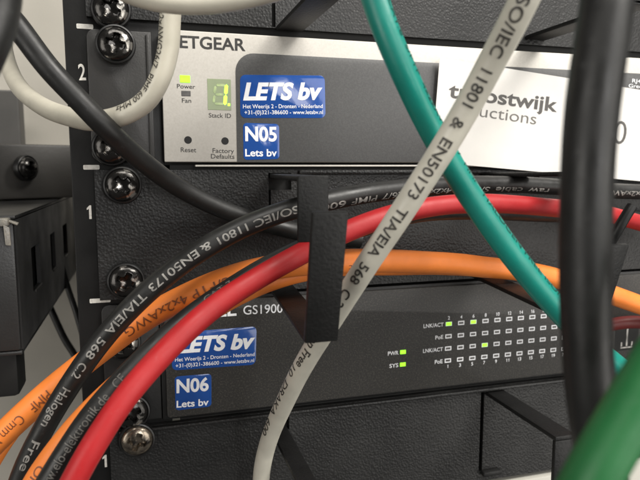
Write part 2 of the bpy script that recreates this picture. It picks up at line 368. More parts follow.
def hook(parent, parts, m='hook', label=None):
    bm = bmesh.new()
    for p, th in parts: quad_plate(bm, p, th, 0.4)
    o = obj('cable_hook', bm, M[m], parent, smooth=40)
    if label: o['label'] = label
# middle panel: finger bent down from the top edge, finger bent up from the bottom edge
hook(p_mid, [(((44.8, -62, -19.4), (53.0, -62, -19.4), (53.0, -62, -2.2), (44.8, -62, -2.2)), -1.6),
             (((44.8, -60.3, -2.3), (53.0, -60.3, -2.3), (56.5, -0.2, -2.3), (49.8, -0.2, -2.3)), -1.5)], label='hook finger bent down over the cables')
hook(p_mid, [(((42.2, -78, -41.4), (50.4, -78, -41.4), (50.2, -86, -10), (42.0, -86, -10)), -1.8),
             (((42.4, -76.2, -41.5), (50.4, -76.2, -41.5), (55.8, -2.3, -41.5), (47.4, -2.3, -41.5)), 1.6)], label='hook finger bent up in front of the cables')
XU = 141.69; XL = 133.31
hook(p_mid, [(((XU-8.2, -62, -22.00), (XU, -62, -22.00), (XU, -62, -1.30), (XU-8.2, -62, -1.30)), -1.6),
             (((XU-8.2, -60.3, -1.30-0.1), (XU, -60.3, -1.30-0.1), (XU+1, -2.3, -2.3), (XU-8.2, -2.3, -2.3)), -1.5)], label='hook finger bent down over the cables')
hook(p_mid, [(((XL-9.4, -72, -45.32), (XL-0.6, -72, -45.32), (XL, -79, -21.25), (XL-8.8, -79, -21.25)), -1.8),
             (((XL-9.4, -70.2, -45.32), (XL-0.6, -70.2, -45.32), (XL+1, -2.3, -41.5), (XL-7, -2.3, -41.5)), 1.6)], label='hook finger bent up in front of the cables')
# upper panel: arms along its bottom edge
hook(p_top, [(((52.4, -62, 46.3), (61.6, -62, 46.3), (61.6, -2.3, 46.3), (52.4, -2.3, 46.3)), 1.6), (((52.4, -62, 46.5), (61.6, -62, 46.5), (61.6, -62, 75), (52.4, -62, 75)), -1.6)])
hook(p_top, [(((151, -55, 49), (160, -55, 49), (160, -2.3, 49), (151, -2.3, 49)), 1.6), (((151, -55, 49.2), (160, -55, 49.2), (160, -55, 78), (151, -55, 78)), -1.6)])
# lower panel: arms forward from just under the upper edge, then down
hook(p_low, [(((138.8, -46, -91.4), (147, -46, -91.4), (147, -2.3, -91.4), (138.8, -2.3, -91.4)), -1.7), (((138.8, -46, -93), (147, -46, -93), (147, -46, -116), (138.8, -46, -116)), 1.7)])
hook(p_low, [(((48.5, -58, -94.5), (54.5, -58, -94.5), (54.5, -2.3, -94.5), (48.5, -2.3, -94.5)), -1.7), (((48.5, -58, -96), (54.5, -58, -96), (54.5, -58, -120), (48.5, -58, -120)), 1.7)])
bm = bmesh.new(); box(bm, 137.5, 146, -5, -2.4, -127.2, -125.2, 0.4); obj('hook_tab', bm, M['hook'], p_low, smooth=40)

# pale device in the unit below
t = thing('rack_device', (230, 0, -175), 'pale rack device showing just below the lowest cable manager panel', 'rack device')
bm = bmesh.new(); box(bm, 10, 460, -3, 150, -177, -132.4, 0.8); obj('case', bm, M['pale_case'], t, smooth=40)
bm = bmesh.new(); box(bm, 152.5, 153.6, -3.6, -3.1, -170, -132.6, 0.1); obj('case_seam', bm, M['post'], t)

# ------------------------------------------------------------------ silver switch
FY = -4.0
ng = thing('network_switch', (230, 0, 0.6), 'silver network switch with a dark grey front field, lit green digit and two blue labels', 'network switch')
bm = bmesh.new(); box(bm, 14, 446, -1.2, 230, 1.2, 43.2, 0.5); obj('chassis', bm, M['zcase'], ng, smooth=40)
bm = bmesh.new(); box(bm, 14.0, 446, FY, -1.3, 1.7, 44.3, 0.45); obj('faceplate', bm, M['silver'], ng, smooth=40)
bm = bmesh.new(); box(bm, 24, 446, FY-0.1, -1.3, 0.15, 0.75, 0.12); obj('bottom_trim', bm, M['silver'], ng, smooth=40)
bm = bmesh.new(); rounded_prism(bm, 38.03, 440, 1.8, 38.1, FY-0.25, FY+0.2, 6.3, 8, corners=(0, 0, 1, 1), bev=0.1)
obj('grey_field', bm, M['greyface'], ng, smooth=40)
bm = bmesh.new()
rounded_prism(bm, -8.6, 11.0, 2.0, 43.4, -2.4, 0, 2.6, 6, corners=(1, 0, 0, 1), bev=0.3)
box(bm, 9.4, 10.4, -3.0, -2.5, 3, 42.6, 0.2)
obj('rack_ear', bm, M['ear'], ng, smooth=40)
def led(parent, name, x, z, w, h, y, m, d=0.5):
    bm = bmesh.new(); box(bm, x-w/2, x+w/2, y-0.12, y+d, z-h/2, z+h/2, 0.1); return obj(name, bm, M[m], parent)
led(ng, 'status_led', 21.34, 28.78, 3.3, 2.4, FY, 'led_on')['label'] = 'lit green power light'
led(ng, 'status_led', 21.54, 24.12, 3.0, 1.75, FY, 'led_off')['label'] = 'unlit grey fan light'
dx0, dx1, dz0, dz1 = 28.54, 36.36, 19.04, 29.21
bm = bmesh.new(); box(bm, dx0, dx1, FY-0.1, FY+0.3, dz0, dz1, 0.05); disp = obj('digit_display', bm, M['display'], ng)
# seven segment digit
def seg(parent, xa, za, xb, zb, w, m, on):
    a, b = Vector((xa, 0, za)), Vector((xb, 0, zb)); d = (b-a).normalized(); n = Vector((-d.z, 0, d.x))*w/2; e = d*w*0.5
    bm = bmesh.new(); y = FY-0.18; y1 = FY-0.09
    loop = [a, a+e+n, b-e+n, b, b-e-n, a+e-n]
    f = [bm.verts.new((p.x, y, p.z)) for p in loop]; g = [bm.verts.new((p.x, y1, p.z)) for p in loop]
    bm.faces.new(f); bm.faces.new(g[::-1])
    for i in range(6): bm.faces.new((f[i], g[i], g[(i+1) % 6], f[(i+1) % 6]))
    bmesh.ops.recalc_face_normals(bm, faces=bm.faces)
    o = obj('display_segment', bm, M[m], parent)
    if on: o['label'] = 'lit green segment'
xl, xr = dx0+2.3, dx1-1.8; zt, zb = dz1-2.0, dz0+2.0; zm = (zt+zb)/2
sl = 0.35
for a in ((xl+.3+sl, zt, xr-.3+sl, zt), (xl+.3, zm, xr-.3, zm), (xl+.3-sl, zb, xr-.3-sl, zb), (xl+sl, zt-.3, xl, zm+.3), (xl, zm-.3, xl-sl, zb+.3)): seg(disp, *a, 0.8, 'segment_off', False)
for a in ((xr+sl, zt+.35, xr, zm+.02), (xr, zm-.02, xr-sl, zb-.35)): seg(disp, *a, 1.15, 'segment_on', True)
bm = bmesh.new(); box(bm, xr+0.6, xr+1.4, FY-0.2, FY-0.09, zb-0.6, zb+0.25, 0.1); obj('display_dot', bm, M['segment_on'], disp)
for px, py in ((188, 140), (225, 141)):
    bm = bmesh.new(); c = Vector((21.77 if px == 188 else 34.04, 0, 8.98 if px == 188 else 8.78))
    K = 24; R0, R1 = 1.25, 1.0
    o_ = [bm.verts.new((c.x+R0*math.cos(2*math.pi*k/K), FY-0.06, c.z+R0*math.sin(2*math.pi*k/K))) for k in range(K)]
    i_ = [bm.verts.new((c.x+R1*math.cos(2*math.pi*k/K), FY+0.9, c.z+R1*math.sin(2*math.pi*k/K))) for k in range(K)]
    ii = [bm.verts.new((c.x+R1*math.cos(2*math.pi*k/K), FY-0.05, c.z+R1*math.sin(2*math.pi*k/K))) for k in range(K)]
    for k in range(K):
        j = (k+1) % K; bm.faces.new((o_[k], o_[j], ii[j], ii[k]))
    bm.faces.new(ii)
    obj('reset_hole', bm, M['dark'], ng)
bm = bmesh.new(); put_text(bm, 'NETGEAR', (15.28, -4.00, 38.72), (41.51, -4.00, 38.81), 3.75, 0.022); obj('printed_lettering', bm, M['dark_ink'], ng)
bm = bmesh.new(); put_text(bm, 'Power', (18.69, -4.00, 25.73), (24.56, -4.00, 25.71), 1.35, 0.004); obj('printed_lettering', bm, M['dark_ink'], ng)
bm = bmesh.new(); put_text(bm, 'Fan', (20.16, -4.00, 21.14), (23.14, -4.00, 21.16), 1.4, 0.004); obj('printed_lettering', bm, M['dark_ink'], ng)
bm = bmesh.new(); put_text(bm, 'Stack ID', (28.80, -4.00, 16.53), (36.22, -4.00, 16.49), 1.45, 0.004); obj('printed_lettering', bm, M['dark_ink'], ng)
bm = bmesh.new(); put_text(bm, 'Reset', (19.32, -4.00, 5.01), (24.36, -4.00, 4.97), 1.5, 0.004); obj('printed_lettering', bm, M['dark_ink'], ng)
bm = bmesh.new(); put_text(bm, 'Factory', (29.79, -4.00, 4.87), (37.01, -4.00, 4.71), 1.5, 0.004); obj('printed_lettering', bm, M['dark_ink'], ng)
bm = bmesh.new(); put_text(bm, 'Defaults', (29.21, -4.00, 2.93), (37.12, -4.00, 2.82), 1.5, 0.004); obj('printed_lettering', bm, M['dark_ink'], ng)
bm = bmesh.new(); put_text(bm, 'RJ45', (200.95, -4.25, 34.37), (207.05, -4.25, 34.20), 1.45, 0.008); obj('printed_lettering', bm, M['white_ink'], ng)
bm = bmesh.new(); put_text(bm, 'Green', (199.35, -4.25, 32.31), (207.73, -4.25, 32.12), 1.45, 0.008); obj('printed_lettering', bm, M['white_ink'], ng)
def sticker(parent, c, y, r, lines, label):
    """glued label: corners bl, br, tr, tl as points on the face, then lines of text"""
    bl, br, tr, tl = [Vector(p) for p in c]
    bm = bmesh.new(); rounded_prism(bm, 0, 1, 0, 1, 0, 1, 0.1, 6)
    bm.free()
    w = ((br-bl).length+(tr-tl).length)/2; h = ((tl-bl).length+(tr-br).length)/2
    bm = bmesh.new(); rounded_prism(bm, 0, w, 0, h, y-0.10, y-0.01, r, 6, bev=0.03)
    for v in bm.verts:
        u, q = v.co.x/w, v.co.z/h; p = bl*(1-u)*(1-q)+br*u*(1-q)+tr*u*q+tl*(1-u)*q
        v.co.x, v.co.z = p.x, p.z
    o = obj('label_sticker', bm, M['sticker'], parent, smooth=40); o['label'] = label
    for s, a, b, cap, bold, sh in lines:
        bm = bmesh.new(); put_text(bm, s, a, b, cap, bold, sh, lift=0.16); obj('printed_lettering', bm, M['white_ink'], o)
sticker(ng, ((39.33, -4.25, 16.54), (69.52, -4.25, 17.18), (69.19, -4.25, 31.77), (39.48, -4.25, 30.83)), FY-0.25, 1.8, [
    ('LETS bv', (40.36, -4.25, 22.68), (68.45, -4.25, 23.76), 5.3, 0.042, 0.25),
    ('Het Weerijs 2 - Dronten - Nederland', (40.31, -4.25, 19.76), (68.45, -4.25, 20.62), 1.3, 0.006, 0),
    ('+31-(0)321-386600 - www.letsbv.nl', (40.79, -4.25, 17.77), (68.52, -4.25, 18.55), 1.3, 0.006, 0)], 'wide blue address label')
sticker(ng, ((40.22, -4.25, 2.42), (52.75, -4.25, 2.79), (52.72, -4.25, 14.78), (40.23, -4.25, 14.95)), FY-0.25, 1.3, [
    ('N05', (40.88, -4.25, 8.98), (51.89, -4.25, 8.97), 4.6, 0.030, 0),
    ('Lets bv', (40.80, -4.25, 3.71), (51.84, -4.25, 3.75), 2.35, 0.022, 0)], 'small blue device number label')

# ------------------------------------------------------------------ charcoal switch
ZY = -3.2
zx = thing('network_switch', (230, 0, -88.5), 'charcoal speckled network switch with rows of small indicator lights and two blue labels', 'network switch')
bm = bmesh.new(); box(bm, 10.6, 446, -1.5, 200, -88.3, -45.1, 0.6); obj('chassis', bm, M['zcase'], zx, smooth=40)
bm = bmesh.new(); rounded_prism(bm, 12.2, 444, -87.0, -46.2, ZY, -1.55, 1.2, 4, bev=0.4); obj('front_panel', bm, M['zface'], zx, smooth=40)
bm = bmesh.new(); rounded_prism(bm, -8.0, 10.4, -87.4, -46, -1.6, 0, 2.4, 6, corners=(1, 0, 0, 1), bev=0.3); obj('rack_ear', bm, M['zcase'], zx, smooth=40)
X0, PX = 120.55, 5.46; ROWS = (-61.4, -66.4, -71.35, -76.3)
mk = bmesh.new()
lit = {(0, 0), (0, 2), (2, 3)}
for r_, z in enumerate(ROWS):
    for c_ in range(12):
        x = X0+PX*c_
        on = (r_, c_) in lit
        ring(mk, x-1.4, x+1.4, z-0.85, z+0.85, ZY-0.05, 0.42)
        o = led(zx, 'status_led', x, z, 2.3 if on else 1.7, 1.35 if on else 0.8, ZY, 'led_on' if on else 'led_off')
        if on: o['label'] = 'lit green port light'
for c_ in range(12):
    for s, z in ((str(2*c_+2), ROWS[0]+1.75), (str(2*c_+1), ROWS[3]-3.05)):
        x = X0+PX*c_
        for q, ch in enumerate(s):
            xc = x+(q-(len(s)-1)/2)*0.98
            if ch == '1': numeral_one(mk, xc+0.1, ZY-0.05, z, 1.35)
            else: put_text(mk, ch, (xc-0.42, ZY, z), (xc+0.42, ZY, z), 1.35, 0.012, lift=0.05)
for s, z, w in (('LNK/ACT', ROWS[0], 8.6), ('PoE', ROWS[1], 3.4), ('LNK/ACT', ROWS[2], 8.6), ('PoE', ROWS[3], 3.4)):
    bm = bmesh.new(); put_text(bm, s, (X0-2.3-w, ZY, z-0.85), (X0-2.3, ZY, z-0.8), 1.5, 0.012, lift=0.05); obj('printed_lettering', bm, M['white_ink'], zx)
xp, zp, zs = 101.15, -71.09, -76.06
bm = bmesh.new(); put_text(bm, 'PWR', (xp-6.3, ZY, zp-0.85), (xp-1.9, ZY, zp-0.8), 1.5, 0.014, lift=0.05); obj('printed_lettering', bm, M['white_ink'], zx)
bm = bmesh.new(); put_text(bm, 'SYS', (xp-5.6, ZY, zs-0.85), (xp-1.9, ZY, zs-0.8), 1.5, 0.014, lift=0.05); obj('printed_lettering', bm, M['white_ink'], zx)
bm = bmesh.new(); put_text(bm, 'GS1900', (39.39, -3.20, -51.91), (53.64, -3.20, -52.10), 3.15, 0.006, lift=0.05); obj('printed_lettering', bm, M['white_ink'], zx)
bm = bmesh.new(); put_text(bm, 'ZYXEL', (16.31, -3.20, -51.99), (36.97, -3.20, -51.95), 3.9, 0.03, lift=0.05); obj('printed_lettering', bm, M['white_ink'], zx)
obj('light_outlines', mk, M['white_ink'], zx)
for z in (zp, zs): led(zx, 'status_led', xp, z, 2.4, 1.6, ZY, 'led_on')['label'] = 'lit green system light'
# first row of sockets right of the lights
for x in (207.17, 207.17+15):
    bm = bmesh.new(); zc = -78.30+4.6
    rounded_prism(bm, x-6.2, x+6.2, zc-6, zc+8.5, ZY-0.1, ZY+0.25, 0.5, 2); so = obj('network_socket', bm, M['dark'], zx)
    bm = bmesh.new(); box(bm, x-3.2, x+3.2, ZY-0.3, ZY-0.12, zc-5.0, zc-4.4, 0.05); box(bm, x-3.2, x-2.4, ZY-0.3, ZY-0.12, zc-4.1, zc-2.2, 0.05); box(bm, x+2.4, x+3.2, ZY-0.3, ZY-0.12, zc-4.1, zc-2.2, 0.05); box(bm, x-0.45, x+0.45, ZY-0.3, ZY-0.12, zc-4.1, zc+5, 0.05)
    obj('socket_shield', bm, M['steel'], so)
sticker(zx, ((14.27, -3.20, -69.93), (43.49, -3.20, -70.58), (44.09, -3.20, -56.48), (14.67, -3.20, -56.63)), ZY, 1.8, [
    ('LETS bv', (16.14, -3.20, -63.71), (43.40, -3.20, -64.23), 5.1, 0.042, 0.25),
    ('Het Weerijs 2 - Dronten - Nederland', (15.37, -3.20, -66.85), (43.17, -3.20, -67.32), 1.3, 0.006, 0),
    ('+31-(0)321-386600 - www.letsbv.nl', (15.51, -3.20, -69.01), (42.96, -3.20, -69.52), 1.3, 0.006, 0)], 'wide blue address label')
sticker(zx, ((15.06, -3.20, -84.48), (27.46, -3.20, -84.40), (27.73, -3.20, -72.39), (15.08, -3.20, -72.20)), ZY, 1.3, [
    ('N06', (15.55, -3.20, -78.03), (26.61, -3.20, -78.36), 4.6, 0.030, 0),
    ('Lets bv', (15.40, -3.20, -83.39), (26.48, -3.20, -83.80), 2.35, 0.022, 0)], 'small blue device number label')

# ------------------------------------------------------------------ slotted black box in the cabinet, left of the rail
t = thing('slotted_box', (-50, 20, -61), 'black steel box with three vertical slots, left of the rack rail under the taupe beam', 'steel box')
XN = -33.5
bm = bmesh.new()
holed_plate(bm, grid(5, 185, [29, 47, 76, 90, 119, 136]), grid(-60.5, -17.0, [-45.6, -29.5]), [(29, 47, -45.6, -29.5), (76, 90, -45.6, -29.5), (119, 136, -45.6, -29.5)], lambda a, b, d: Vector((XN-d, a, b)), 1.5)
obj('slotted_side', bm, M['box'], t)
bm = bmesh.new(); box(bm, -94, XN-3, 6, 184, -60.2, -17.2, 0.3); obj('slot_shade_block', bm, M['dark'], t)  # added dark block, stands for the shade inside the slots
bm = bmesh.new(); box(bm, -95, XN-0.4, 3.2, 4.9, -60.5, -17.2, 0.8); obj('front_side', bm, M['box'], t, smooth=40)
bm = bmesh.new(); box(bm, -95, XN+0.2, 4.0, 185, -16.9, -15.4, 0.7); obj('lid', bm, M['box'], t, smooth=40)
bm = bmesh.new(); box(bm, -95, XN-0.2, 4.0, 185, -62.2, -60.7, 0.5); obj('base', bm, M['box'], t, smooth=40)
for ya, yb in ((29, 47), (76, 90), (119, 136)):
    bm = bmesh.new(); box(bm, XN-0.9, XN+0.4, ya+4, yb+0.6, -46.9, -45.7, 0.3); obj('slot_edge', bm, M['post'], t)
bm = bmesh.new(); box(bm, -90, -38.46, 20, 34, -82.38, -64, 2.0)  # plain near-black block below the slotted box
tag(obj('dark_block', bm, M['dark'], None, (-60, 60, -110), smooth=40), 'plain black housing under the slotted black box', 'block')
# end of a clear cable tie on the box
bm = bmesh.new(); c = Vector((-36.33, 2.00, -17.40))
box(bm, c.x-2.2, c.x+1.6, c.y-2.2, c.y+2.2, c.z-1.3, c.z+1.3, 0.5)
quad_plate(bm, (c+Vector((0.2, -2.6, -0.6)), c+Vector((2.0, -2.4, -1.6)), c+Vector((2.2, -2.6, -7.5)), c+Vector((0.6, -3.0, -7.2))), 0.7, 0.2)
quad_plate(bm, (c+Vector((1.2, -1.0, 0.8)), c+Vector((1.2, 1.2, 0.8)), c+Vector((4.2, 1.4, -0.4)), c+Vector((4.2, -0.8, -0.6))), 0.7, 0.2)
tag(obj('cable_tie', bm, M['tie'], None, c, smooth=60), 'small pale cable tie end on the slotted black box', 'cable tie')

# ------------------------------------------------------------------ screws (dome head with cross recess over a cup washer)
def screw_meshes(m_head):
    bm = bmesh.new(); NR, NT, R, H = 26, 96, 5.3, 2.4; rings = []
    def h(x, z):
        rr = math.hypot(x, z)/R; y = H*(1-rr*rr)**0.5 if rr < 1 else 0
        y = min(y, H*0.92)
        e = max(abs(x), abs(z)); d = min(abs(x), abs(z))
        half = 0.62+1.3*max(0, 1-e/2.3)**2+0.10*e         # curved four-lobed recess
        k = max(0, min(1, (half-d)/0.28+0.5)) * max(0, min(1, (3.25-math.hypot(x, z))/0.5))
        k = k*k*(3-2*k)
        return y-2.6*k*(1-0.18*math.hypot(x, z)/3)
    cen = bm.verts.new((0, -h(0, 0), 0))
    for i in range(1, NR+1):
        r = R*(i/NR)**0.8; row = []
        for k in range(NT):
            a = 2*math.pi*k/NT; x, z = r*math.cos(a), r*math.sin(a); row.append(bm.verts.new((x, -h(x, z), z)))
        rings.append(row)
    rings.append([bm.verts.new((R*math.cos(2*math.pi*k/NT), 0.8, R*math.sin(2*math.pi*k/NT))) for k in range(NT)])
    for k in range(NT): bm.faces.new((cen, rings[0][k], rings[0][(k+1) % NT]))
    for i in range(len(rings)-1):
        for k in range(NT): bm.faces.new((rings[i][k], rings[i+1][k], rings[i+1][(k+1) % NT], rings[i][(k+1) % NT]))
    bmesh.ops.recalc_face_normals(bm, faces=bm.faces)
    return bm
def washer_bm():
    bm = bmesh.new(); NT = 48; prof = [(4.6, 0.2), (5.45, -0.6), (5.9, -0.45), (6.15, 0.2), (6.15, 1.2)]; rows = []
    for r, y in prof: rows.append([bm.verts.new((r*math.cos(2*math.pi*k/NT), y, r*math.sin(2*math.pi*k/NT))) for k in range(NT)])
    for i in range(len(rows)-1):
        for k in range(NT): bm.faces.new((rows[i][k], rows[i+1][k], rows[i+1][(k+1) % NT], rows[i][(k+1) % NT]))
    bmesh.ops.recalc_face_normals(bm, faces=bm.faces)
    return bm
def make_screw(mh, label):
    t = bpy.data.objects.new('rack_screw', None); col.objects.link(t); t.empty_display_size = 0.005
    tag(t, label, 'screw', 'cross head screws along the rack rail')
    obj('head', screw_meshes(mh), M[mh], t, smooth=35); obj('washer', washer_bm(), M['washer'], t, smooth=35)
    return t
def dup(t):
    r = t.copy(); col.objects.link(r)
    for ch in t.children:
        c = ch.copy(); col.objects.link(c); c.parent = r
    return r
proto = make_screw('screw', 'x')
bright = make_screw('screw_bright', 'shiny bare metal screw at the lower left, on the lowest cable manager panel')
bright.location = Vector((1.84, -4.50, -92.95))*S; bright.rotation_euler = (0.0, math.radians(20), 0)
first = True
for p, rot, lab in (((-0.84, -4.00, 49.38), 30, 'black screw at the top edge, on the upper cable manager panel'),
                    ((0.11, -5.00, 38.58), 12, 'black screw at the top of the silver switch ear, beside the number 2'),
                    ((-2.41, -4.50, 6.46), 40, 'black screw at the bottom of the silver switch ear, partly under the black cable'),
                    ((0.48, -4.50, -5.74), 52, 'black screw just under the silver switch ear, above the number 1'),
                    ((0.36, -4.50, -37.44), 25, 'black screw at the bottom of the middle cable manager panel, above the black printed cable'),
                    ((-1.76, -3.50, -58.69), 10, 'black screw on the charcoal switch ear, half covered by the orange cable'),
                    ((0.56, -4.00, -82.97), 65, 'black screw directly above the shiny bare metal screw, beside the red cable')):
    s_ = proto if first else dup(proto); first = False
    s_.location = Vector(p)*S; s_.rotation_euler = (0, math.radians(rot), 0); s_['label'] = lab
k_ = dup(proto); k_['label'] = 'large black screw in the taupe cabinet beam at the left edge'; k_['group'] = 'screws of the cabinet frame'
k_.location = Vector((-44.54, 96.00, -0.22))*S; k_.rotation_euler = (0, 0, math.radians(50)); k_.scale = (0.98, 1.5, 0.98)

# ------------------------------------------------------------------ paper sheet taped over the silver switch
TL, TR, BR, BL = [Vector(p) for p in ((112.29, -6.50, 39.45), (245.66, -6.50, 27.33), (249.40, -6.50, -9.50), (109.94, -6.50, 1.82))]
def paper_pt(u, v, lift=0.0):
    p = TL*(1-u)*(1-v)+TR*u*(1-v)+BR*u*v+BL*(1-u)*v
    p = p + Vector((0, -0.25*math.sin(u*5.0) - 0.8*(v-0.5)**2 - 0.12*math.sin(v*5+u*7), 0)); return p + Vector((0, -lift, 0))
bm = bmesh.new(); NU, NV = 60, 20
G = [[[bm.verts.new(paper_pt(i/NU, j/NV, -0.12*k)) for k in (0, 1)] for j in range(NV+1)] for i in range(NU+1)]
for i in range(NU):
    for j in range(NV):
        bm.faces.new((G[i][j][0], G[i+1][j][0], G[i+1][j+1][0], G[i][j+1][0])); bm.faces.new((G[i][j][1], G[i][j+1][1], G[i+1][j+1][1], G[i+1][j][1]))
for i in range(NU):
    for j in (0, NV): bm.faces.new((G[i][j][0], G[i][j][1], G[i+1][j][1], G[i+1][j][0]))
for j in range(NV):
    for i in (0, NU): bm.faces.new((G[i][j][0], G[i][j+1][0], G[i][j+1][1], G[i][j][1]))
bmesh.ops.recalc_face_normals(bm, faces=bm.faces)
paper = obj('paper_sheet', bm, M['paper'], None, paper_pt(0.5, 0.5), smooth=40)
tag(paper, 'crooked white paper sheet with grey printed words lying against the silver switch', 'paper')
def paper_text(s, a, b, cap, bold, m):
    bm = bmesh.new(); put_text(bm, s, a, b, cap, bold, lift=0)
    e1 = (TR-TL); e2 = (BL-TL); den = e1.x*e2.z-e1.z*e2.x
    for v in bm.verts:
        d = v.co-TL; u = (d.x*e2.z-d.z*e2.x)/den; w = (e1.x*d.z-e1.z*d.x)/den
        q = paper_pt(u, w, 0.08); v.co.y = q.y
    obj('printed_lettering', bm, m, paper)
paper_text('troostwijk', (116.10, -6.50, 25.63), (163.47, -6.50, 21.41), 5.1, 0.022, M['toner'])
paper_text('auctions', (125.23, -6.50, 19.24), (154.14, -6.50, 16.30), 4.3, -0.004, M['toner_light'])
paper_text('0', (190.43, -6.50, 9.60), (196.95, -6.50, 8.85), 9.3, -0.006, M['toner'])

# ================================================================== CABLES
# white loop at the upper left
A = Cable('network_cable', [(17.56, -36.00, 53.08), (16.38, -35.00, 47.53), (15.68, -34.00, 40.33), (14.89, -34.00, 32.25), (12.53, -33.00, 24.71), (8.84, -31.00, 18.79), (2.98, -28.00, 15.03), (-5.01, -22.00, 13.35), (-13.80, -10.00, 15.25), (-23.64, 5.00, 19.73), (-32.75, 22.00, 27.22), (-39.40, 40.00, 37.86), (-43.43, 55.00, 49.16), (-45.69, 66.00, 60.93), (-46.97, 75.00, 76.88)], 2.95, M['j_cream'],
          'cream network cable looping in front of the silver switch ear at the upper left', seed=1)
A.text('S/FTP 4x2xAWG26/7', (17.52, -36.00, 51.52), (13.65, -34.00, 26.79), 2.0, 0.95)
A.text('PIMF 600 MHz', (12.53, -33.00, 24.71), (2.42, -28.00, 14.74), 2.0, 0.95, 0.8)
A.done(M['ink_black'])
Cable('network_cable', [(-7.26, -54.00, 52.17), (2.39, -58.00, 42.29), (10.06, -60.00, 39.23), (17.32, -60.00, 38.75), (24.34, -60.00, 39.38), (33.53, -60.00, 41.45), (44.02, -58.00, 45.42), (58.46, -54.00, 54.96)], 3.0, M['j_cream'],
      'cream network cable sagging across the top edge above the silver switch', seed=2)
Cable('power_cable', [(-13.32, -96.00, 35.56), (-14.25, -96.00, 29.94), (-14.74, -96.00, 26.72), (-15.68, -97.00, 22.43), (-17.19, -98.00, 18.17), (-19.54, -98.00, 13.29)], 3.2, M['j_black'], 'thick black cable in the top left corner, close to the camera', seed=3)
Cable('power_cable', [(-29.50, -36.00, 47.10), (-26.40, -33.00, 40.81), (-23.30, -32.00, 36.73), (-16.33, -32.00, 26.58), (-9.32, -31.00, 18.52), (-2.51, -29.00, 10.94), (6.32, -21.00, 2.43), (16.69, -13.00, -5.66), (28.66, -9.00, -12.50), (41.66, -7.00, -17.66), (59.51, -6.20, -22.78), (82.13, -6.00, -26.44)], 3.05, M['j_black'],
      'plain black cable running from the top left corner down under the printed black cable', seed=4)
# black printed cable
D = Cable('network_cable', [(225.79, -8.00, -10.68), (201.89, -11.00, -10.27), (179.48, -14.00, -9.09), (158.50, -17.00, -7.61), (138.90, -20.00, -6.59), (119.99, -24.00, -6.13), (101.40, -30.00, -6.30), (84.83, -35.00, -6.95), (66.40, -40.00, -8.67), (54.31, -42.00, -10.73), (44.23, -43.00, -13.07), (32.69, -43.00, -17.32), (21.47, -43.00, -23.12), (10.51, -42.00, -31.15), (0.97, -41.00, -40.00), (-8.24, -38.00, -51.11), (-16.10, -35.00, -62.88), (-22.92, -33.00, -74.34), (-28.54, -31.00, -85.86), (-33.64, -30.00, -99.27)], 3.05, M['j_black'],
          'black cable with pale printed words, running from the right edge to the lower left', seed=5)
for w_, a_, b_, cap_, tw_ in (
    ('4x2xAWG', (200.91, -11.00, -10.66), (178.53, -14.00, -9.08), 1.9, -0.25), ('raw', (150.23, -18.00, -7.49), (141.03, -20.00, -6.98), 1.9, -0.6), ('cable', (137.39, -21.00, -6.91), (125.00, -23.00, -6.38), 1.9, -0.6), ('S/FTP', (121.98, -24.00, -6.33), (108.79, -28.00, -6.10), 1.9, -0.6),
    ('4x2xAWG26/7', (103.98, -30.00, -6.33), (75.85, -38.00, -7.36), 1.9, -0.6), ('PIMF', (73.89, -38.00, -7.64), (65.13, -40.00, -8.65), 2.0, -0.65), ('600', (62.92, -41.00, -9.17), (55.83, -42.00, -10.47), 2.0, -0.65),
    ('ISO/IEC', (49.20, -42.00, -12.09), (36.69, -43.00, -15.73), 2.05, -0.15), ('11801', (34.69, -43.00, -16.53), (26.20, -43.00, -20.49), 2.05, -0.1), ('&', (24.25, -43.00, -21.54), (22.03, -43.00, -22.58), 2.05, 0), ('EN50173', (20.64, -43.00, -23.36), (8.60, -42.00, -32.72), 2.05, 0),
    ('TIA/EIA', (6.96, -42.00, -34.30), (-2.90, -40.00, -44.47), 2.1, 0), ('568', (-4.53, -40.00, -46.31), (-8.24, -38.00, -51.11), 2.1, 0), ('C.2', (-9.62, -38.00, -52.98), (-12.22, -37.00, -56.79), 2.1, 0),
    ('Halogen', (-14.55, -36.00, -60.07), (-21.31, -34.00, -71.16), 2.2, 0.05), ('Free', (-23.49, -33.00, -75.45), (-27.95, -31.00, -84.74), 2.2, 0.05)):
    D.text(w_, a_, b_, cap_, tw_, bold=0.012)
D.done(M['ink_grey'])
# orange
G1 = Cable('network_cable', [(225.27, -18.00, -66.02), (196.61, -20.00, -55.11), (175.03, -22.00, -47.71), (154.91, -24.00, -41.56), (136.13, -26.00, -37.27), (118.56, -28.00, -34.47), (101.53, -31.00, -32.00), (85.64, -34.00, -30.15), (65.91, -37.00, -28.82), (51.33, -38.00, -28.92), (39.34, -37.00, -30.32), (26.36, -34.00, -34.38), (14.86, -30.00, -39.94), (4.62, -27.00, -46.03), (-5.76, -24.00, -53.72), (-19.06, -22.00, -64.27), (-27.86, -21.00, -71.76), (-36.63, -20.00, -79.84), (-48.52, -18.00, -91.99)], 3.75, M['j_orange'],
           'orange network cable behind the red one, running from the right edge to the left edge', seed=6, wob=0.2)
G1.text('Cat', (72.86, -36.00, -29.60), (65.26, -37.00, -29.10), 2.0, -0.62)
G1.text('6   S/FTP 4x2xAWG', (37.10, -36.00, -31.28), (1.08, -26.00, -48.48), 2.6, -0.15)
G1.text('PIMF   Cmm M', (-21.37, -22.00, -66.20), (-37.77, -20.00, -80.93), 2.8, -0.1)
G1.done(M['ink_brown'])
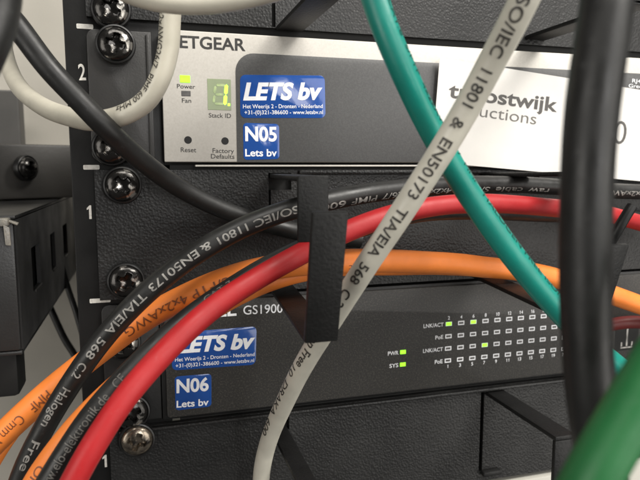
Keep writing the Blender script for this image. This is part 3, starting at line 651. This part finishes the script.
G2 = Cable('network_cable', [(137.04, -12.00, -39.25), (109.43, -16.00, -35.76), (86.43, -24.00, -33.40), (69.30, -27.00, -32.12), (54.27, -29.00, -33.01), (43.53, -31.00, -34.96), (33.87, -33.00, -38.05), (23.04, -36.00, -42.75), (11.36, -39.00, -49.93), (1.67, -42.00, -56.77), (-8.40, -44.00, -65.15), (-15.67, -45.00, -72.79), (-21.98, -45.00, -81.14), (-27.31, -45.00, -90.13)], 3.2, M['j_orange'],
           'lower orange network cable, mostly hidden under the black and red cables', seed=7)
G2.text('CIO', (-23.59, -45.00, -83.98), (-19.63, -45.00, -78.13), 2.3, 0.25)
G2.done(M['ink_brown'])
Cable('network_cable', [(-28.86, 2.00, -76.98), (-34.54, -5.00, -81.08), (-39.53, -8.00, -87.16), (-44.31, -9.00, -94.66), (-50.49, -9.00, -103.68)], 3.4, M['j_orange'], 'short orange cable in the lower left corner, behind the printed black cable', seed=8)
# black cable under the red one
E = Cable('network_cable', [(212.85, -6.00, -21.61), (180.15, -14.00, -19.37), (144.99, -24.00, -17.04), (114.86, -33.00, -14.69), (89.98, -39.00, -14.37), (72.69, -40.50, -17.53), (61.38, -41.00, -20.47), (50.33, -42.00, -24.11), (38.72, -43.50, -28.93), (27.88, -45.00, -34.67), (17.96, -47.50, -40.49), (8.50, -51.00, -47.05), (-0.41, -55.00, -54.53), (-7.64, -58.00, -61.69), (-13.90, -59.00, -70.23), (-19.79, -59.00, -79.67)], 2.95, M['j_black'],
          'black network cable under the red one, with dim small print', seed=9)
E.text('CAT.7', (22.48, -46.00, -37.51), (29.58, -45.00, -33.35), 1.9, 0.42)
E.text('www.elo-elektronik.de   CE', (-18.56, -59.00, -77.54), (0.60, -55.00, -53.57), 2.25, 0.12, 0.2)
E.done(M['ink_dim'])
Cable('network_cable', [(217.48, -22.00, -29.33), (188.17, -26.00, -21.31), (164.23, -32.00, -16.35), (142.48, -38.00, -14.08), (123.29, -43.00, -12.24), (106.59, -46.50, -11.26), (91.90, -48.50, -11.49), (78.31, -50.00, -13.32), (67.32, -50.50, -16.18), (56.72, -51.00, -20.07), (47.89, -51.50, -24.02), (36.90, -53.00, -29.07), (25.22, -55.50, -35.20), (15.89, -58.50, -41.57), (7.06, -62.00, -49.01), (0.36, -65.00, -55.77), (-5.93, -67.00, -64.29), (-11.03, -68.00, -72.66), (-16.51, -68.00, -83.60)], 3.0, M['j_red'],
      'red cable arching across the middle, over the orange and black cables', seed=10, wob=0.15)
# teal
H = Cable('network_cable', [(55.52, -80.00, 45.26), (57.33, -81.00, 38.36), (59.62, -82.00, 31.23), (63.86, -82.00, 22.56), (69.74, -81.00, 12.81), (76.17, -80.00, 3.46), (81.48, -80.00, -4.19), (91.60, -81.00, -17.61), (100.00, -82.00, -27.70), (109.47, -82.00, -37.40), (121.09, -80.00, -47.21), (132.71, -78.00, -55.68), (146.51, -76.00, -64.59), (164.25, -74.00, -72.93)], 3.05, M['j_teal'],
          'teal green network cable crossing diagonally from the top to the right edge', seed=11)
H.text('CAT.6  S/FTP  4x2xAWG26/7  PIMF', (58.78, -81.00, 35.91), (82.32, -80.00, -5.17), 1.5, -1.25, -1.25)
H.text('HALOGEN FREE ISO/IEC', (84.61, -80.00, -8.12), (109.47, -82.00, -37.40), 1.5, -1.2)
H.done(M['ink_teal'])
# warm grey
K = Cable('network_cable', [(78.88, -112.00, 39.04), (77.41, -110.00, 33.38), (76.31, -106.00, 27.21), (75.32, -101.00, 20.86), (73.05, -96.00, 12.60), (69.34, -92.00, 3.55), (64.29, -86.00, -8.16), (59.25, -79.50, -19.77), (55.15, -72.00, -30.88), (52.08, -66.00, -39.79), (48.86, -56.00, -51.92), (46.07, -42.00, -68.66), (43.35, -29.00, -86.37), (41.88, -22.00, -100.93), (41.73, -18.00, -117.52)], 2.85, M['j_grey'],
          'warm grey cable with dark printed words, crossing in front of the red one', seed=12)
K.text('ISO/IEC  11801  &  EN50173', (77.52, -109.00, 32.41), (65.50, -87.00, -5.88), 2.35, 0.05, 0.0, bold=0.012)
K.text('TIA/EIA  568  C.2  Halogen Free', (63.81, -86.00, -8.83), (48.26, -55.00, -53.88), 2.3, 0.0, 0.35, bold=0.012)
K.text('10  DRAKA  600', (47.94, -54.00, -55.32), (43.82, -30.00, -84.31), 2.1, 0.85)
K.done(M['ink_black'])
# close blurred ones at the right
Cable('power_cable', [(71.11, -140.00, 34.21), (68.17, -141.00, 25.93), (66.38, -142.00, 17.88), (65.29, -142.00, 7.43), (65.07, -142.00, -1.92), (65.34, -142.00, -11.54), (66.04, -142.00, -21.48), (67.18, -142.00, -30.32), (69.16, -142.00, -39.57), (73.18, -141.00, -51.67)], 3.45, M['j_black'], 'thick black vertical cable at the right, blurred and close to the camera', seed=13)
Cable('network_cable', [(75.35, -154.00, -12.85), (69.31, -155.00, -18.75), (64.22, -156.00, -23.91), (59.93, -156.00, -30.14), (56.10, -156.00, -36.12), (52.92, -155.00, -43.89), (49.89, -154.00, -51.67)], 3.2, M['j_green'], 'dark green cable in the lower right corner, blurred and close to the camera', seed=14)
# thin cables behind, lower left, and the strap end at the right
Cable('power_cable', [(-36.35, 120.00, -42.01), (-32.95, 120.00, -60.46), (-29.06, 118.00, -74.57), (-25.56, 115.00, -88.98)], 1.5, M['j_black'], 'thin black cable behind the slotted box, nearer the rack rail', seed=15)
Cable('power_cable', [(-47.36, 130.00, -61.54), (-41.98, 128.00, -76.01), (-36.53, 126.00, -90.06), (-30.00, 124.00, -103.23), (-25.55, 120.00, -123.34)], 1.8, M['j_black'], 'thin black cable in the gap below the slotted box, above the orange cable', seed=16)
Cable('strap_end', [(133.99, -66.00, -29.62), (133.60, -70.00, -23.73), (134.28, -73.00, -17.98), (136.42, -74.00, -13.17), (137.97, -74.00, -10.96)], 1.45, M['rail'], 'short black strap end standing up beside the red cable at the right edge', cat='strap', seed=17)
Cable('network_cable', [(184.58, -4.00, -70.42), (193.55, -8.00, -66.17), (204.50, -10.00, -65.19), (225.56, -8.00, -69.94)], 2.7, M['j_red_shaded'], 'added dark red cable standing for shade under the orange cable at the right edge', seed=18)  # added piece, its dark colour stands for the orange cable's shaded edge
